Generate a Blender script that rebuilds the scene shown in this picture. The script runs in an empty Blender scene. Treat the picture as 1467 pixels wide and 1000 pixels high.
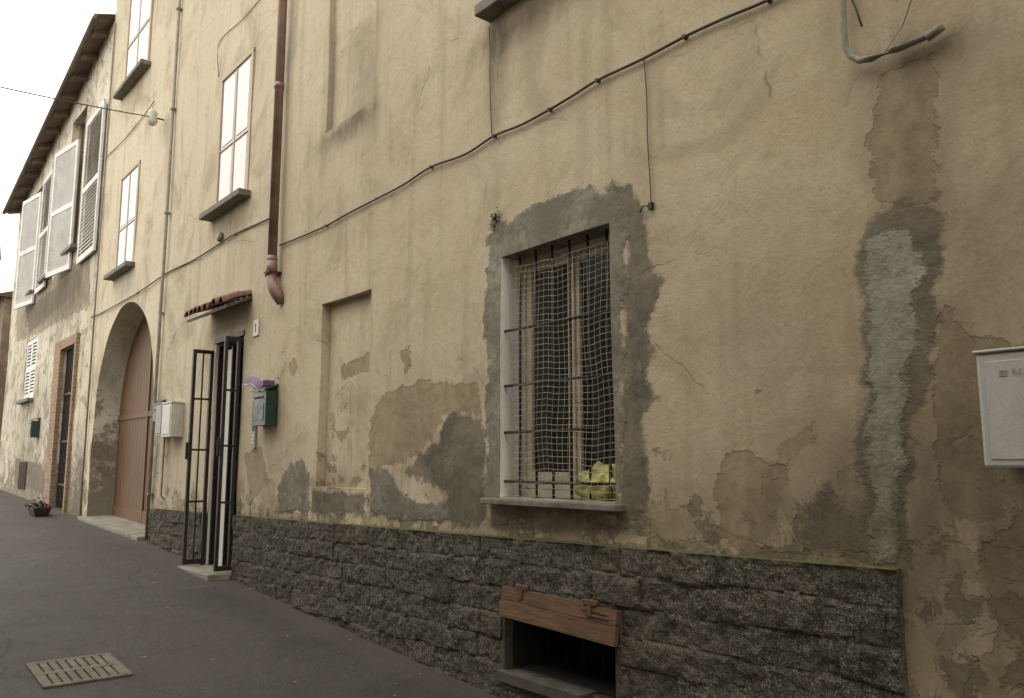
import bpy, math, random, bisect
import numpy as np
from mathutils import Vector, Matrix, noise as mnoise
random.seed(7); rng=np.random.default_rng(7)
S=bpy.context.scene
S.view_settings.view_transform='Standard'; S.view_settings.look='None'; S.view_settings.exposure=0; S.view_settings.gamma=1

# ---------------------------------------------------------------- estimated camera, site points from image coordinates
EYE=1.6; D=3.3; FPX=1180.0
PIT=math.radians(7.95); YAW=math.radians(39.3)
Fw=Vector((-math.cos(YAW)*math.cos(PIT), math.sin(YAW)*math.cos(PIT), math.sin(PIT)))
Rt=Vector((math.sin(YAW), math.cos(YAW),0)); Up=Rt.cross(Fw)
def W(u,v,y=0.0):
    """image pixel unprojected to facade point (x,z) on the vertical plane at depth y"""
    r=Fw+Rt*((u-733.5)/FPX)+Up*((500-v)/FPX)
    t=(D+y)/r.y
    return (r.x*t, EYE+r.z*t)
def gz(x):
    return float(np.interp(x,[-200,-27,-24,-11.5,-8.6,-4.27,0,6,30,200],[1.1,1.02,.97,.6,.443,.21,0,-.3,-.9,-1.0]))
def ptop(x): return 1.19+.0166*(x+1.61)

# ---------------------------------------------------------------- node helpers
def newmat(name):
    m=bpy.data.materials.new(name); m.use_nodes=True
    nt=m.node_tree; nt.nodes.clear()
    out=nt.nodes.new('ShaderNodeOutputMaterial'); b=nt.nodes.new('ShaderNodeBsdfPrincipled')
    nt.links.new(b.outputs[0],out.inputs[0]); return m,nt,b
def setin(nt,sock,v):
    if isinstance(v,bpy.types.NodeSocket): nt.links.new(v,sock)
    elif isinstance(v,(tuple,list)):
        sock.default_value=tuple(v)+((1.0,) if len(v)==3 and sock.type=='RGBA' else ())
    else: sock.default_value=v
def mth(nt,op,a,b=0.0,c=0.0,clamp=False):
    n=nt.nodes.new('ShaderNodeMath'); n.operation=op; n.use_clamp=clamp
    setin(nt,n.inputs[0],a); setin(nt,n.inputs[1],b)
    return n.outputs[0]
def mix(nt,f,a,b,blend='MIX'):
    n=nt.nodes.new('ShaderNodeMix'); n.data_type='RGBA'; n.blend_type=blend
    setin(nt,n.inputs[0],f); setin(nt,n.inputs[6],a); setin(nt,n.inputs[7],b); return n.outputs[2]
def mapr(nt,v,a,b,c=0.0,d=1.0,smooth=True):
    n=nt.nodes.new('ShaderNodeMapRange'); n.interpolation_type='SMOOTHSTEP' if smooth else 'LINEAR'
    setin(nt,n.inputs[0],v)
    for i,x in enumerate((a,b,c,d)): setin(nt,n.inputs[i+1],x)
    return n.outputs[0]
def coords(nt,scale=(1,1,1),kind='Object'):
    t=nt.nodes.new('ShaderNodeTexCoord'); m=nt.nodes.new('ShaderNodeMapping')
    nt.links.new(t.outputs[kind],m.inputs[0]); m.inputs[3].default_value=scale; return m.outputs[0]
def noi(nt,vec,scale,detail=4,rough=.55,dist=0):
    n=nt.nodes.new('ShaderNodeTexNoise'); nt.links.new(vec,n.inputs['Vector'])
    n.inputs['Scale'].default_value=scale; n.inputs['Detail'].default_value=detail
    n.inputs['Roughness'].default_value=rough; n.inputs['Distortion'].default_value=dist
    return n.outputs[0]
def cracks(nt,vec,scale,warp,wscale,width):
    """thin wandering lines from warped voronoi borders"""
    n=nt.nodes.new('ShaderNodeTexNoise'); nt.links.new(vec,n.inputs['Vector']); n.inputs['Scale'].default_value=wscale; n.inputs['Detail'].default_value=4
    vm=nt.nodes.new('ShaderNodeVectorMath'); vm.operation='SCALE'; nt.links.new(n.outputs[1],vm.inputs[0]); vm.inputs['Scale'].default_value=warp
    va=nt.nodes.new('ShaderNodeVectorMath'); va.operation='ADD'; nt.links.new(vec,va.inputs[0]); nt.links.new(vm.outputs[0],va.inputs[1])
    vo=nt.nodes.new('ShaderNodeTexVoronoi'); vo.feature='DISTANCE_TO_EDGE'; nt.links.new(va.outputs[0],vo.inputs['Vector']); vo.inputs['Scale'].default_value=scale
    return mapr(nt,vo.outputs['Distance'],0,width,1,0)
def attr(nt,name):
    n=nt.nodes.new('ShaderNodeAttribute'); n.attribute_name=name; return n.outputs['Fac']
def bump(nt,h,dist=.01,strength=1.0,prev=None):
    n=nt.nodes.new('ShaderNodeBump'); n.inputs['Strength'].default_value=strength
    n.inputs['Distance'].default_value=dist; setin(nt,n.inputs['Height'],h)
    if prev is not None: nt.links.new(prev,n.inputs['Normal'])
    return n.outputs[0]

def simple(name,col,rough=.7,metal=0.0,var=.25,scale=8,bmp=.002,stretch=(1,1,1),dirt=None,dirt_amt=.4,fine=120):
    m,nt,b=newmat(name); v=coords(nt,stretch)
    n1=noi(nt,v,scale,4,.6); n2=noi(nt,v,fine,2,.6)
    lo=tuple(c*(1-var) for c in col); hi=tuple(min(1,c*(1+var*.6)) for c in col)
    c=mix(nt,mapr(nt,n1,.3,.7),lo,hi)
    c=mix(nt,mapr(nt,n2,.35,.75,0,.35),c,tuple(x*.6 for x in col))
    if dirt:
        d=noi(nt,v,scale*.6,6,.7)
        c=mix(nt,mapr(nt,d,.50,.66,0,dirt_amt),c,dirt)
    setin(nt,b.inputs['Base Color'],c); setin(nt,b.inputs['Roughness'],mapr(nt,n1,.2,.8,max(0,rough-.1),min(1,rough+.1)))
    b.inputs['Metallic'].default_value=metal
    if bmp: setin(nt,b.inputs['Normal'],bump(nt,mth(nt,'ADD',n1,mth(nt,'MULTIPLY',n2,.5)),bmp))
    return m

def plaster(name,base_lo,base_hi,peelc,cem,cemd,lite,wear_gain=1.0,grime=.5,grade=True):
    m,nt,b=newmat(name); v=coords(nt); vs=coords(nt,(5,5,.4))
    nL=noi(nt,v,.42,3,.55); nM=noi(nt,v,2.6,5,.62,.4); nF=noi(nt,v,14,5,.68); nG=noi(nt,v,80,2,.6)
    nS=noi(nt,vs,1.0,4,.6); nB=noi(nt,v,1.15,5,.68,.8)
    c=mix(nt,mapr(nt,nL,.34,.66),base_lo,base_hi)
    lightc=None
    if grade:
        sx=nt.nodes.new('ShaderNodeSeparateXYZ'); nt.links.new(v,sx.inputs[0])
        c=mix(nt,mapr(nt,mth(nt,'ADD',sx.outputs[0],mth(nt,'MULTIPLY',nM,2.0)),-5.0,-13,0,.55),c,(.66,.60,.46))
        c=mix(nt,mapr(nt,mth(nt,'ADD',sx.outputs[0],mth(nt,'MULTIPLY',nM,1.2)),-3.4,-.6,0,.72),c,(.385,.305,.190))  # right end toned darker: vignette falloff put into the plaster colour
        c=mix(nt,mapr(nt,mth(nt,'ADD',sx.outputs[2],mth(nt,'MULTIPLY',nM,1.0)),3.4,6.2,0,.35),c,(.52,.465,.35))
        lightc=mapr(nt,sx.outputs[0],-2.9,-2.6)
    c=mix(nt,mapr(nt,nM,.40,.62,0,.28),c,lite)
    c=mix(nt,mapr(nt,nF,.42,.78,0,.42),c,tuple(x*.74 for x in base_lo))
    c=mix(nt,mapr(nt,nB,.48,.68,0,.55),c,tuple(x*k for x,k in zip(base_lo,(.68,.67,.66))))
    c=mix(nt,mapr(nt,nS,.50,.74,0,.80*grime),c,tuple(x*.58 for x in base_lo))
    ck=mth(nt,'MULTIPLY',cracks(nt,v,.75,.35,1.6,.006),mapr(nt,nB,.50,.60))
    c=mix(nt,mth(nt,'MULTIPLY',ck,.55),c,tuple(x*.35 for x in base_lo))
    e=mth(nt,'ADD',mth(nt,'MULTIPLY',mth(nt,'SUBTRACT',noi(nt,v,6,6,.72),.5),.22),mth(nt,'MULTIPLY',mth(nt,'SUBTRACT',nF,.5),.06))
    mp=mapr(nt,mth(nt,'ADD',attr(nt,'sd_peel'),e),-.004,.008)
    md=mapr(nt,mth(nt,'ADD',attr(nt,'sd_dark'),e),-.015,.03)
    mc=mapr(nt,mth(nt,'ADD',attr(nt,'sd_cem'),e),-.010,.022)
    wear=attr(nt,'wear'); stain_shade=attr(nt,'stain_shade')
    fl=noi(nt,v,1.9,7,.68,.5)
    mf=mapr(nt,mth(nt,'SUBTRACT',fl,mth(nt,'SUBTRACT',.755,mth(nt,'MULTIPLY',wear,.29*wear_gain))),0,.008)
    fl2=noi(nt,coords(nt,(1,1,1.2)),3.7,7,.7)
    mf2=mapr(nt,mth(nt,'SUBTRACT',fl2,mth(nt,'SUBTRACT',.77,mth(nt,'MULTIPLY',wear,.25*wear_gain))),0,.010)
    peel=mix(nt,mapr(nt,nF,.35,.65),peelc,tuple(x*.70 for x in peelc))
    peel=mix(nt,mapr(nt,nM,.45,.7,0,.6),peel,tuple(x*1.25 for x in peelc))
    cm=mix(nt,mapr(nt,nM,.35,.65),tuple(x*.72 for x in cem),tuple(x*1.3 for x in cem)); cm=mix(nt,mapr(nt,nB,.4,.6,0,.5),cm,tuple(x*.62 for x in cem)); cm=mix(nt,mapr(nt,nF,.42,.66,0,.75),cm,tuple(x*.55 for x in cem))
    if lightc is not None:
        lc=mix(nt,mapr(nt,nM,.35,.65),(.28,.275,.225),(.39,.385,.32)); lc=mix(nt,mapr(nt,nF,.45,.68,0,.7),lc,(.19,.18,.14))
        cm=mix(nt,lightc,cm,lc)
    cm=mix(nt,mapr(nt,fl2,.58,.66,0,.55),cm,tuple(x*.9 for x in base_lo))
    cd=mix(nt,mapr(nt,nF,.3,.7),cemd,tuple(x*1.9 for x in cemd))
    cd=mix(nt,mapr(nt,fl2,.56,.66,0,.5),cd,peelc)
    op=mapr(nt,nB,.3,.6,.55,.95)
    c=mix(nt,mth(nt,'MULTIPLY',mp,op),c,peel)
    c=mix(nt,mth(nt,'MULTIPLY',mf,mapr(nt,nB,.3,.6,.35,.8)),c,peel)
    c=mix(nt,mth(nt,'MULTIPLY',mf2,.75),c,cd)
    c=mix(nt,mth(nt,'MULTIPLY',md,mapr(nt,nM,.3,.65,.70,.96)),c,cd)
    c=mix(nt,mth(nt,'MULTIPLY',mc,.95),c,cm)
    st=mth(nt,'MULTIPLY',stain_shade,mapr(nt,noi(nt,coords(nt,(2.6,2.6,.9)),2.2,5,.7),.25,.62,.3,1))
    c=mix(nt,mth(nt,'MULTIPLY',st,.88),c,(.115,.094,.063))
    ms=mth(nt,'MULTIPLY',attr(nt,'moss'),mapr(nt,nF,.38,.62))
    c=mix(nt,mth(nt,'MULTIPLY',ms,.65),c,(.13,.125,.05))
    c=mix(nt,mapr(nt,nG,.45,.8,0,.28),c,(.14,.11,.07))
    setin(nt,b.inputs['Base Color'],c); b.inputs['Roughness'].default_value=.93
    b.inputs['Specular IOR Level'].default_value=.2
    rough=mth(nt,'ADD',.40,mth(nt,'MULTIPLY',mth(nt,'ADD',mc,md),.9))
    h=mth(nt,'ADD',mth(nt,'MULTIPLY',nG,.22),mth(nt,'MULTIPLY',nF,rough))
    h=mth(nt,'ADD',h,mth(nt,'MULTIPLY',nM,2.2))
    h=mth(nt,'SUBTRACT',h,mth(nt,'MULTIPLY',ck,.3))
    edge=mth(nt,'ADD',mth(nt,'MULTIPLY',mth(nt,'ADD',mp,mf),-.8),mth(nt,'MULTIPLY',mc,.7))
    edge=mth(nt,'ADD',edge,mth(nt,'MULTIPLY',mf2,-.7))
    setin(nt,b.inputs['Normal'],bump(nt,mth(nt,'ADD',h,edge),.0055,.9))
    return m

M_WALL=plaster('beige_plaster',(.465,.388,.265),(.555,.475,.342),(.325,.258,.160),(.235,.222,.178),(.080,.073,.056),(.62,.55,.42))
M_WALLB=plaster('cream_old_plaster',(.55,.495,.38),(.65,.60,.49),(.33,.275,.195),(.28,.26,.215),(.12,.105,.082),(.72,.69,.60),1.45,1.0,False)
M_REV=plaster('flaking_arch_reveal',(.58,.53,.42),(.66,.62,.52),(.30,.26,.20),(.24,.23,.19),(.13,.12,.095),(.72,.69,.6),1.6,.8,False)
M_REVW=simple('white_painted_reveal',(.80,.78,.71),.85,0,.08,4,.002,dirt=(.58,.53,.42),dirt_amt=.4)
M_CREAM=simple('cream_frame_paint',(.56,.52,.41),.55,0,.15,10,.001,dirt=(.3,.24,.15))
M_TRIM=simple('tan_frame_paint',(.42,.32,.22),.55,0,.15,10,.001)
M_WHITE=simple('white_shutter_paint',(.82,.81,.78),.5,0,.05,4,.0006,dirt=(.62,.57,.48),dirt_amt=.25)
M_GREYW=simple('greyed_shutter_paint',(.70,.69,.67),.7,0,.12,4,.001,dirt=(.45,.4,.35))
M_SILL=simple('grey_stone_sill',(.18,.165,.128),.8,0,.35,14,.004,dirt=(.06,.055,.04),dirt_amt=.6)
M_IRON=simple('dark_iron',(.034,.028,.023),.55,.5,.4,20,.001,dirt=(.08,.045,.03),dirt_amt=.5)
M_WIRE=simple('galvanised_wire',(.38,.36,.29),.55,.3,.3,20,0)
M_COPPER=simple('brown_downpipe_paint',(.235,.150,.112),.42,.15,.3,5,.001,dirt=(.15,.10,.075),dirt_amt=.6)
M_CABLE=simple('old_black_cable',(.075,.058,.040),.7,0,.4,9,.001)
M_PVC=simple('grey_conduit',(.25,.23,.175),.6,0,.3,9,.001,dirt=(.14,.11,.07))
M_TERRA=simple('terracotta',(.20,.097,.058),.85,0,.45,9,.004,dirt=(.06,.045,.035),dirt_amt=.8)
M_WOODB=simple('weathered_board',(.150,.075,.030),.8,0,.55,5,.004,(1,6,14),dirt=(.045,.026,.014),dirt_amt=.8)
M_HINGE=simple('rusty_hinge',(.10,.052,.03),.8,.2,.4,20,.002)
M_ARCHD=simple('brown_gate_wood',(.155,.082,.038),.6,0,.35,3,.002,(8,1,1),dirt=(.09,.048,.025),dirt_amt=.6)
M_DKWOOD=simple('dark_rafter_wood',(.10,.072,.052),.85,0,.4,6,.003)
M_EAVE=simple('brown_eave_boards',(.17,.130,.098),.85,0,.35,4,.003)
M_GREEN=simple('green_enamel',(.018,.046,.028),.4,.1,.3,12,.0008)
M_PURPLE=simple('purple_leaflet',(.15,.07,.17),.5,0,.4,25,.001)
M_PAPER=simple('white_leaflet',(.62,.58,.62),.6,0,.1,25,.001)
M_BOX=simple('pale_grey_fibreglass',(.44,.44,.395),.5,0,.10,5,.0008,dirt=(.28,.26,.20),dirt_amt=.45)
M_LGREY=simple('meter_box_grey',(.36,.35,.29),.6,0,.15,6,.001)
M_MBW=simple('meter_box_white',(.60,.58,.50),.5,0,.12,6,.001,dirt=(.36,.32,.24))
M_DARK=simple('dark_interior',(.012,.010,.008),.9,0,.3,4,0)  # near-black colour standing in for unlit depth behind openings and in slots
M_INT=simple('pale_interior_wall',(.70,.68,.60),.9,0,.1,3,.001)
M_GLASSD=simple('dark_window_glass',(.022,.020,.016),.14,0,.2,3,0,fine=3)
M_GRATE=simple('dusty_cast_iron',(.17,.145,.112),.75,.1,.4,12,.003,dirt=(.07,.06,.045),dirt_amt=.6)
M_STONE=simple('threshold_stone',(.25,.23,.185),.85,0,.3,6,.004,dirt=(.12,.10,.075),dirt_amt=.6)
M_DSTONE=simple('dark_worn_stone',(.085,.076,.058),.9,0,.4,9,.01,dirt=(.04,.036,.027),dirt_amt=.7)
M_RED=simple('red_petals',(.11,.022,.018),.6,0,.4,30,.001)
M_LEAF=simple('leaf_green',(.032,.034,.02),.6,0,.4,30,.001)
M_POT=simple('dark_pot',(.045,.028,.024),.7,0,.3,9,.001)
M_BAG=simple('yellow_plastic_bag',(.52,.50,.16),.35,0,.35,9,.016,fine=40)
M_LITTER=simple('dry_leaf_litter',(.28,.23,.16),.8,0,.5,40,.001)

def brickmat():
    m,nt,b=newmat('red_brick'); v=coords(nt,(1,1,1))
    sx=nt.nodes.new('ShaderNodeSeparateXYZ'); nt.links.new(v,sx.inputs[0])
    cb=nt.nodes.new('ShaderNodeCombineXYZ'); nt.links.new(mth(nt,'ADD',sx.outputs[0],sx.outputs[1]),cb.inputs[0]); nt.links.new(sx.outputs[2],cb.inputs[1])
    t=nt.nodes.new('ShaderNodeTexBrick'); nt.links.new(cb.outputs[0],t.inputs['Vector'])
    t.inputs['Color1'].default_value=(.25,.14,.08,1); t.inputs['Color2'].default_value=(.34,.21,.13,1); t.inputs['Mortar'].default_value=(.32,.27,.2,1)
    t.inputs['Scale'].default_value=1; t.inputs['Brick Width'].default_value=.25; t.inputs['Row Height'].default_value=.075; t.inputs['Mortar Size'].default_value=.010
    n=noi(nt,v,12,5)
    setin(nt,b.inputs['Base Color'],mix(nt,mapr(nt,n,.4,.8,0,.7),t.outputs['Color'],(.13,.09,.06))); b.inputs['Roughness'].default_value=.9
    setin(nt,b.inputs['Normal'],bump(nt,mth(nt,'SUBTRACT',mth(nt,'MULTIPLY',n,.4),t.outputs['Fac']),.006)); return m
M_BRICK=brickmat()

def stonemat():
    m,nt,b=newmat('split_face_stone'); v=coords(nt)
    n1=noi(nt,v,4.5,5,.68,.3); n2=noi(nt,v,34,5,.74); n3=noi(nt,v,105,2,.7); nb=noi(nt,v,.9,3,.5)
    c=mix(nt,mapr(nt,n2,.36,.64),(.022,.019,.014),(.125,.112,.082))
    c=mix(nt,mapr(nt,n3,.55,.66,0,.85),c,(.31,.285,.22))
    c=mix(nt,mapr(nt,n3,.46,.32,0,.85),c,(.014,.012,.009))
    c=mix(nt,mapr(nt,n1,.48,.66,0,.60),c,(.033,.029,.021))
    c=mix(nt,mapr(nt,n1,.42,.30,0,.40),c,(.19,.172,.13))
    c=mix(nt,mapr(nt,nb,.45,.65,0,.30),c,(.13,.11,.07))
    c=mix(nt,mth(nt,'MULTIPLY',attr(nt,'joint'),mapr(nt,n1,.35,.6,.1,.7)),c,(.028,.024,.018))
    ms=mth(nt,'MULTIPLY',attr(nt,'moss'),mapr(nt,n1,.35,.6,.15,.9))
    c=mix(nt,ms,c,mix(nt,mapr(nt,n2,.3,.7),(.06,.060,.02),(.16,.152,.06)))
    setin(nt,b.inputs['Base Color'],c); b.inputs['Roughness'].default_value=.95
    setin(nt,b.inputs['Normal'],bump(nt,mth(nt,'ADD',mth(nt,'ADD',n2,mth(nt,'MULTIPLY',n3,.6)),n1),.020)); return m
M_PLINTH=stonemat()

def asphalt():
    m,nt,b=newmat('worn_asphalt'); v=coords(nt)
    n1=noi(nt,v,.7,5,.62,.6); n2=noi(nt,v,6,5,.66); n3=noi(nt,v,110,2,.7)
    c=mix(nt,mapr(nt,n1,.36,.64),(.022,.019,.015),(.046,.040,.032))
    c=mix(nt,mapr(nt,n2,.48,.68,0,.55),c,(.020,.017,.014))
    c=mix(nt,mapr(nt,n3,.54,.68,0,.70),c,(.115,.100,.080))
    c=mix(nt,mth(nt,'MULTIPLY',cracks(nt,v,.55,.5,1.1,.008),mapr(nt,n1,.45,.55,0,.8)),c,(.010,.009,.007))
    sx=nt.nodes.new('ShaderNodeSeparateXYZ'); nt.links.new(v,sx.inputs[0])
    edge=mapr(nt,mth(nt,'ADD',sx.outputs[1],mth(nt,'MULTIPLY',n2,.35)),-.24,.04)
    c=mix(nt,mth(nt,'MULTIPLY',edge,.75),c,(.060,.050,.035))
    setin(nt,b.inputs['Base Color'],c); setin(nt,b.inputs['Roughness'],mapr(nt,n1,.3,.7,.50,.80))
    setin(nt,b.inputs['Normal'],bump(nt,mth(nt,'ADD',mth(nt,'MULTIPLY',n2,2.0),n3),.008)); return m
M_ASPH=asphalt()
M_GROUND=simple('packed_ground',(.14,.12,.09),.95,0,.3,.5,.01)
M_ROOF=simple('roof_tiles',(.17,.11,.075),.9,0,.4,3,.01,dirt=(.08,.06,.045))

# ---------------------------------------------------------------- mesh helpers
def empty(name,loc=(0,0,0)):
    e=bpy.data.objects.new(name,None); S.collection.objects.link(e); e.location=loc; return e
class MB:
    def __init__(s): s.v=[];s.f=[];s.m=[];s.mats=[];s.sm=[]
    def mi(s,mat):
        if mat not in s.mats: s.mats.append(mat)
        return s.mats.index(mat)
    def add(s,vs,fs,mat,smooth=False):
        o=len(s.v); s.v+= [tuple(p) for p in vs]; k=s.mi(mat)
        for f in fs: s.f.append(tuple(i+o for i in f)); s.m.append(k); s.sm.append(smooth)
    def box(s,x0,x1,y0,y1,z0,z1,mat,M=None):
        vs=[Vector((x,y,z)) for x in(x0,x1) for y in(y0,y1) for z in(z0,z1)]
        if M is not None: vs=[M@p for p in vs]
        s.add(vs,[(0,1,3,2),(4,6,7,5),(0,4,5,1),(2,3,7,6),(0,2,6,4),(1,5,7,3)],mat)
    def tube(s,pts,r,mat,n=10,caps=True):
        pts=[Vector(p) for p in pts]; rings=[]
        rr=r if isinstance(r,(list,tuple)) else [r]*len(pts)
        ref=None
        for i,p in enumerate(pts):
            t=(pts[min(i+1,len(pts)-1)]-pts[max(i-1,0)]).normalized()
            if ref is None:
                ref=Vector((0,0,1)) if abs(t.z)<.9 else Vector((1,0,0))
            a=t.cross(ref).normalized(); b2=t.cross(a).normalized()
            rings.append([p+(a*math.cos(k*2*math.pi/n)+b2*math.sin(k*2*math.pi/n))*rr[i] for k in range(n)])
        vs=[q for R in rings for q in R]; fs=[]
        for i in range(len(pts)-1):
            for k in range(n): fs.append((i*n+k,i*n+(k+1)%n,(i+1)*n+(k+1)%n,(i+1)*n+k))
        if caps: fs.append(tuple(range(n))[::-1]); fs.append(tuple((len(pts)-1)*n+k for k in range(n)))
        s.add(vs,fs,mat,True)
    def build(s,name,parent=None,bevel=0,loc=None):
        me=bpy.data.meshes.new(name); me.from_pydata(s.v,[],s.f)
        for m in s.mats: me.materials.append(m)
        me.polygons.foreach_set('material_index',s.m); me.polygons.foreach_set('use_smooth',s.sm); me.update()
        o=bpy.data.objects.new(name,me); S.collection.objects.link(o)
        if parent: o.parent=parent
        if bevel:
            b=o.modifiers.new('bev','BEVEL'); b.width=bevel; b.segments=2; b.limit_method='ANGLE'
        return o

def sdpoly(P,poly):
    poly=np.array(poly); n=len(poly); d=np.full(len(P),1e9); ins=np.zeros(len(P),bool)
    for i in range(n):
        a=poly[i]; b=poly[(i+1)%n]; ab=b-a; ap=P-a
        t=np.clip((ap@ab)/max(ab@ab,1e-12),0,1)
        q=ap-t[:,None]*ab; d=np.minimum(d,np.hypot(q[:,0],q[:,1]))
        c=((a[1]>P[:,1])!=(b[1]>P[:,1]))
        with np.errstate(divide='ignore',invalid='ignore'):
            xi=(b[0]-a[0])*(P[:,1]-a[1])/(b[1]-a[1])+a[0]
        ins^= c&(P[:,0]<xi)
    return np.where(ins,d,-d)
def sdset(P,polys):
    r=np.full(len(P),-2.0)
    for p in polys: r=np.maximum(r,sdpoly(P,[W(*q) for q in p]))
    return np.maximum(r,-2)

CEM=[[(697,340),(712,318),(760,298),(800,275),(850,268),(880,272),(900,300),(906,330),(897,360),(900,400),(893,450),(898,500),(892,560),(896,610),(890,660),(892,735),(860,745),(800,735),(705,748),(694,700),(697,640),(692,580),(697,520),(690,460),(695,400)],
 [(1238,345),(1262,335),(1312,330),(1320,370),(1314,420),(1318,450),(1308,500),(1302,560),(1302,620),(1290,700),(1300,800),(1258,805),(1244,760),(1250,700),(1245,640),(1250,560),(1240,500),(1247,440),(1238,400)],
 [(398,695),(415,663),(435,657),(443,680),(443,735),(400,732)],
 [(530,728),(530,672),(555,668),(575,705),(600,722),(640,720),(645,748),(560,745)],
]
DARK=[[(850,266),(905,265),(926,295),(930,340),(936,390),(955,397),(945,430),(928,470),(942,500),(928,545),(944,570),(924,600),(927,660),(928,745),(885,748),(885,640),(890,540),(893,480),(890,420),(900,370),(890,320),(880,285)],
 [(1218,375),(1235,330),(1260,295),(1285,283),(1330,289),(1350,300),(1356,350),(1341,400),(1351,450),(1336,500),(1339,550),(1313,610),(1308,700),(1315,803),(1238,803),(1225,770),(1235,700),(1228,640),(1240,560),(1225,480),(1240,430),(1222,400)],
 [(1147,790),(1157,718),(1185,692),(1195,716),(1226,732),(1236,795)],
 [(705,300),(720,310),(712,330),(700,330)],
 [(447,700),(522,704),(522,742),(447,738)],
 [(578,678),(592,655),(625,632),(635,600),(655,585),(690,598),(697,640),(694,700),(700,755),(560,748),(530,735),(535,700),(560,690),(590,715),(615,728),(640,712),(620,695)],
 [(402,690),(418,668),(436,662),(444,735),(400,735)],
 [(700,745),(930,745),(925,765),(700,760)],
]
PEEL=[[(1247,200),(1262,105),(1340,62),(1346,292),(1290,300),(1255,290)],
 [(1335,530),(1350,430),(1395,490),(1700,470),(1700,700),(1440,690),(1455,722),(1430,760),(1400,742),(1362,722),(1342,650)],
 [(1397,790),(1420,765),(1467,722),(1700,690),(1700,1100),(1405,1100),(1392,960),(1422,930),(1440,900),(1402,830)],
 [(1027,680),(1050,652),(1075,645),(1100,662),(1135,664),(1128,700),(1114,735),(1108,776),(1060,788),(1013,775),(1037,740),(1027,710)],
 [(550,565),(600,545),(680,553),(692,600),(640,592),(602,650),(562,670),(530,668),(530,600)],
 [(474,527),(500,510),(525,503),(525,530),(490,540),(477,550)],
 [(413,520),(424,513),(430,525),(420,538)],[(574,505),(586,498),(590,525),(580,536)],
 [(350,650),(375,640),(385,690),(360,720)],
 [(530,640),(548,655),(550,735),(530,740)],
 [(930,770),(1010,775),(1110,785),(1240,800),(1240,812),(930,785)],
 [(128,640),(150,600),(150,720),(128,735)],
]
# (u,v,rx m,rz m,amount); dirt, and light falloff painted dark at lower right
STAIN_SHADE=[(712,90,.12,.50,.85),(745,40,.5,.10,.9),(480,196,.35,.10,.75),(512,172,.35,.10,.8),(515,100,.26,.55,.55),(538,110,.06,.8,.5),(470,100,.06,.8,.4),
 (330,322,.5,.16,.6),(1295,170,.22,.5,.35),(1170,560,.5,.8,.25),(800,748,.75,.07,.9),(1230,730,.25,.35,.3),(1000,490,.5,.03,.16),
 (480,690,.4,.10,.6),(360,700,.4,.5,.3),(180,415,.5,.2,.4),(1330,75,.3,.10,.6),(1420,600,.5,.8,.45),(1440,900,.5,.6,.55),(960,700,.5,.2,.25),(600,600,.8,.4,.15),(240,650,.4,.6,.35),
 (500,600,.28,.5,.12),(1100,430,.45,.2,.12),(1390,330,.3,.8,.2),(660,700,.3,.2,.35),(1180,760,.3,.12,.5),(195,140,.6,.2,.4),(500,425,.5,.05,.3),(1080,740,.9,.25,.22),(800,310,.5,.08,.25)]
def attach_attrs(me,co,kind='A'):
    P=co[:,[0,2]]
    if kind=='A':
        cem=sdset(P,CEM); dk=sdset(P,DARK); pl=sdset(P,PEEL)
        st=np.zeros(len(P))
        for u,v,rx,rz,a in STAIN_SHADE:
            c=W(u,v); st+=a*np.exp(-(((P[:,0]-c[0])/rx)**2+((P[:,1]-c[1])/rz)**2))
        h=P[:,1]-(1.19+.0166*(P[:,0]+1.61))
        wear=np.exp(-np.clip(h,0,9)/.75); wear=np.where(P[:,0]>-1.6,np.maximum(wear,.55*np.exp(-np.clip(h,0,9)/1.6)),wear)
        wear=np.where(P[:,0]<-11.3,np.maximum(wear,1.0*np.exp(-np.clip(h,0,9)/2.2)),wear)
        moss=np.where(P[:,0]<-1.6,np.exp(-np.clip(h,0,9)/.035),0)
        moss=moss+.35*np.exp(-np.clip(h,0,9)/.15)*np.where(P[:,0]<-1.6,1,0)*(.5+.5*np.sin(P[:,0]*2.3))
        moss=np.where(P[:,0]<-11.4,0,moss)
    else:
        cem=np.full(len(P),-2.0)
        pl=sdset(P,[[(25,440),(50,420),(128,360),(128,440),(95,455),(60,475),(25,490)],[(108,700),(112,660),(128,655),(125,745),(104,735)]])
        dk=sdset(P,[[(36,445),(75,415),(120,378),(112,415),(75,450),(42,478)],[(20,690),(22,655),(60,665),(68,712)]])
        st=np.zeros(len(P))
        for u,v,rx,rz,a in [(105,400,1.3,.45,1),(60,440,1.8,.55,1),(110,320,.5,.6,.4),(40,620,2.5,1.2,.6),(95,440,1.5,.4,.7),(115,690,.9,.8,.7)]:
            c=W(u,v); st+=a*np.exp(-(((P[:,0]-c[0])/rx)**2+((P[:,1]-c[1])/rz)**2))
        h=P[:,1]-.8; wear=np.maximum(np.exp(-np.clip(h,0,9)/1.8),.5); moss=np.zeros(len(P))
    for nme,a in(('sd_cem',cem),('sd_dark',dk),('sd_peel',pl),('stain_shade',np.clip(st,0,1)),('wear',wear),('moss',np.clip(moss,0,1))):
        at=me.attributes.new(nme,'FLOAT','POINT'); at.data.foreach_set('value',a.astype(np.float32))

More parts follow.
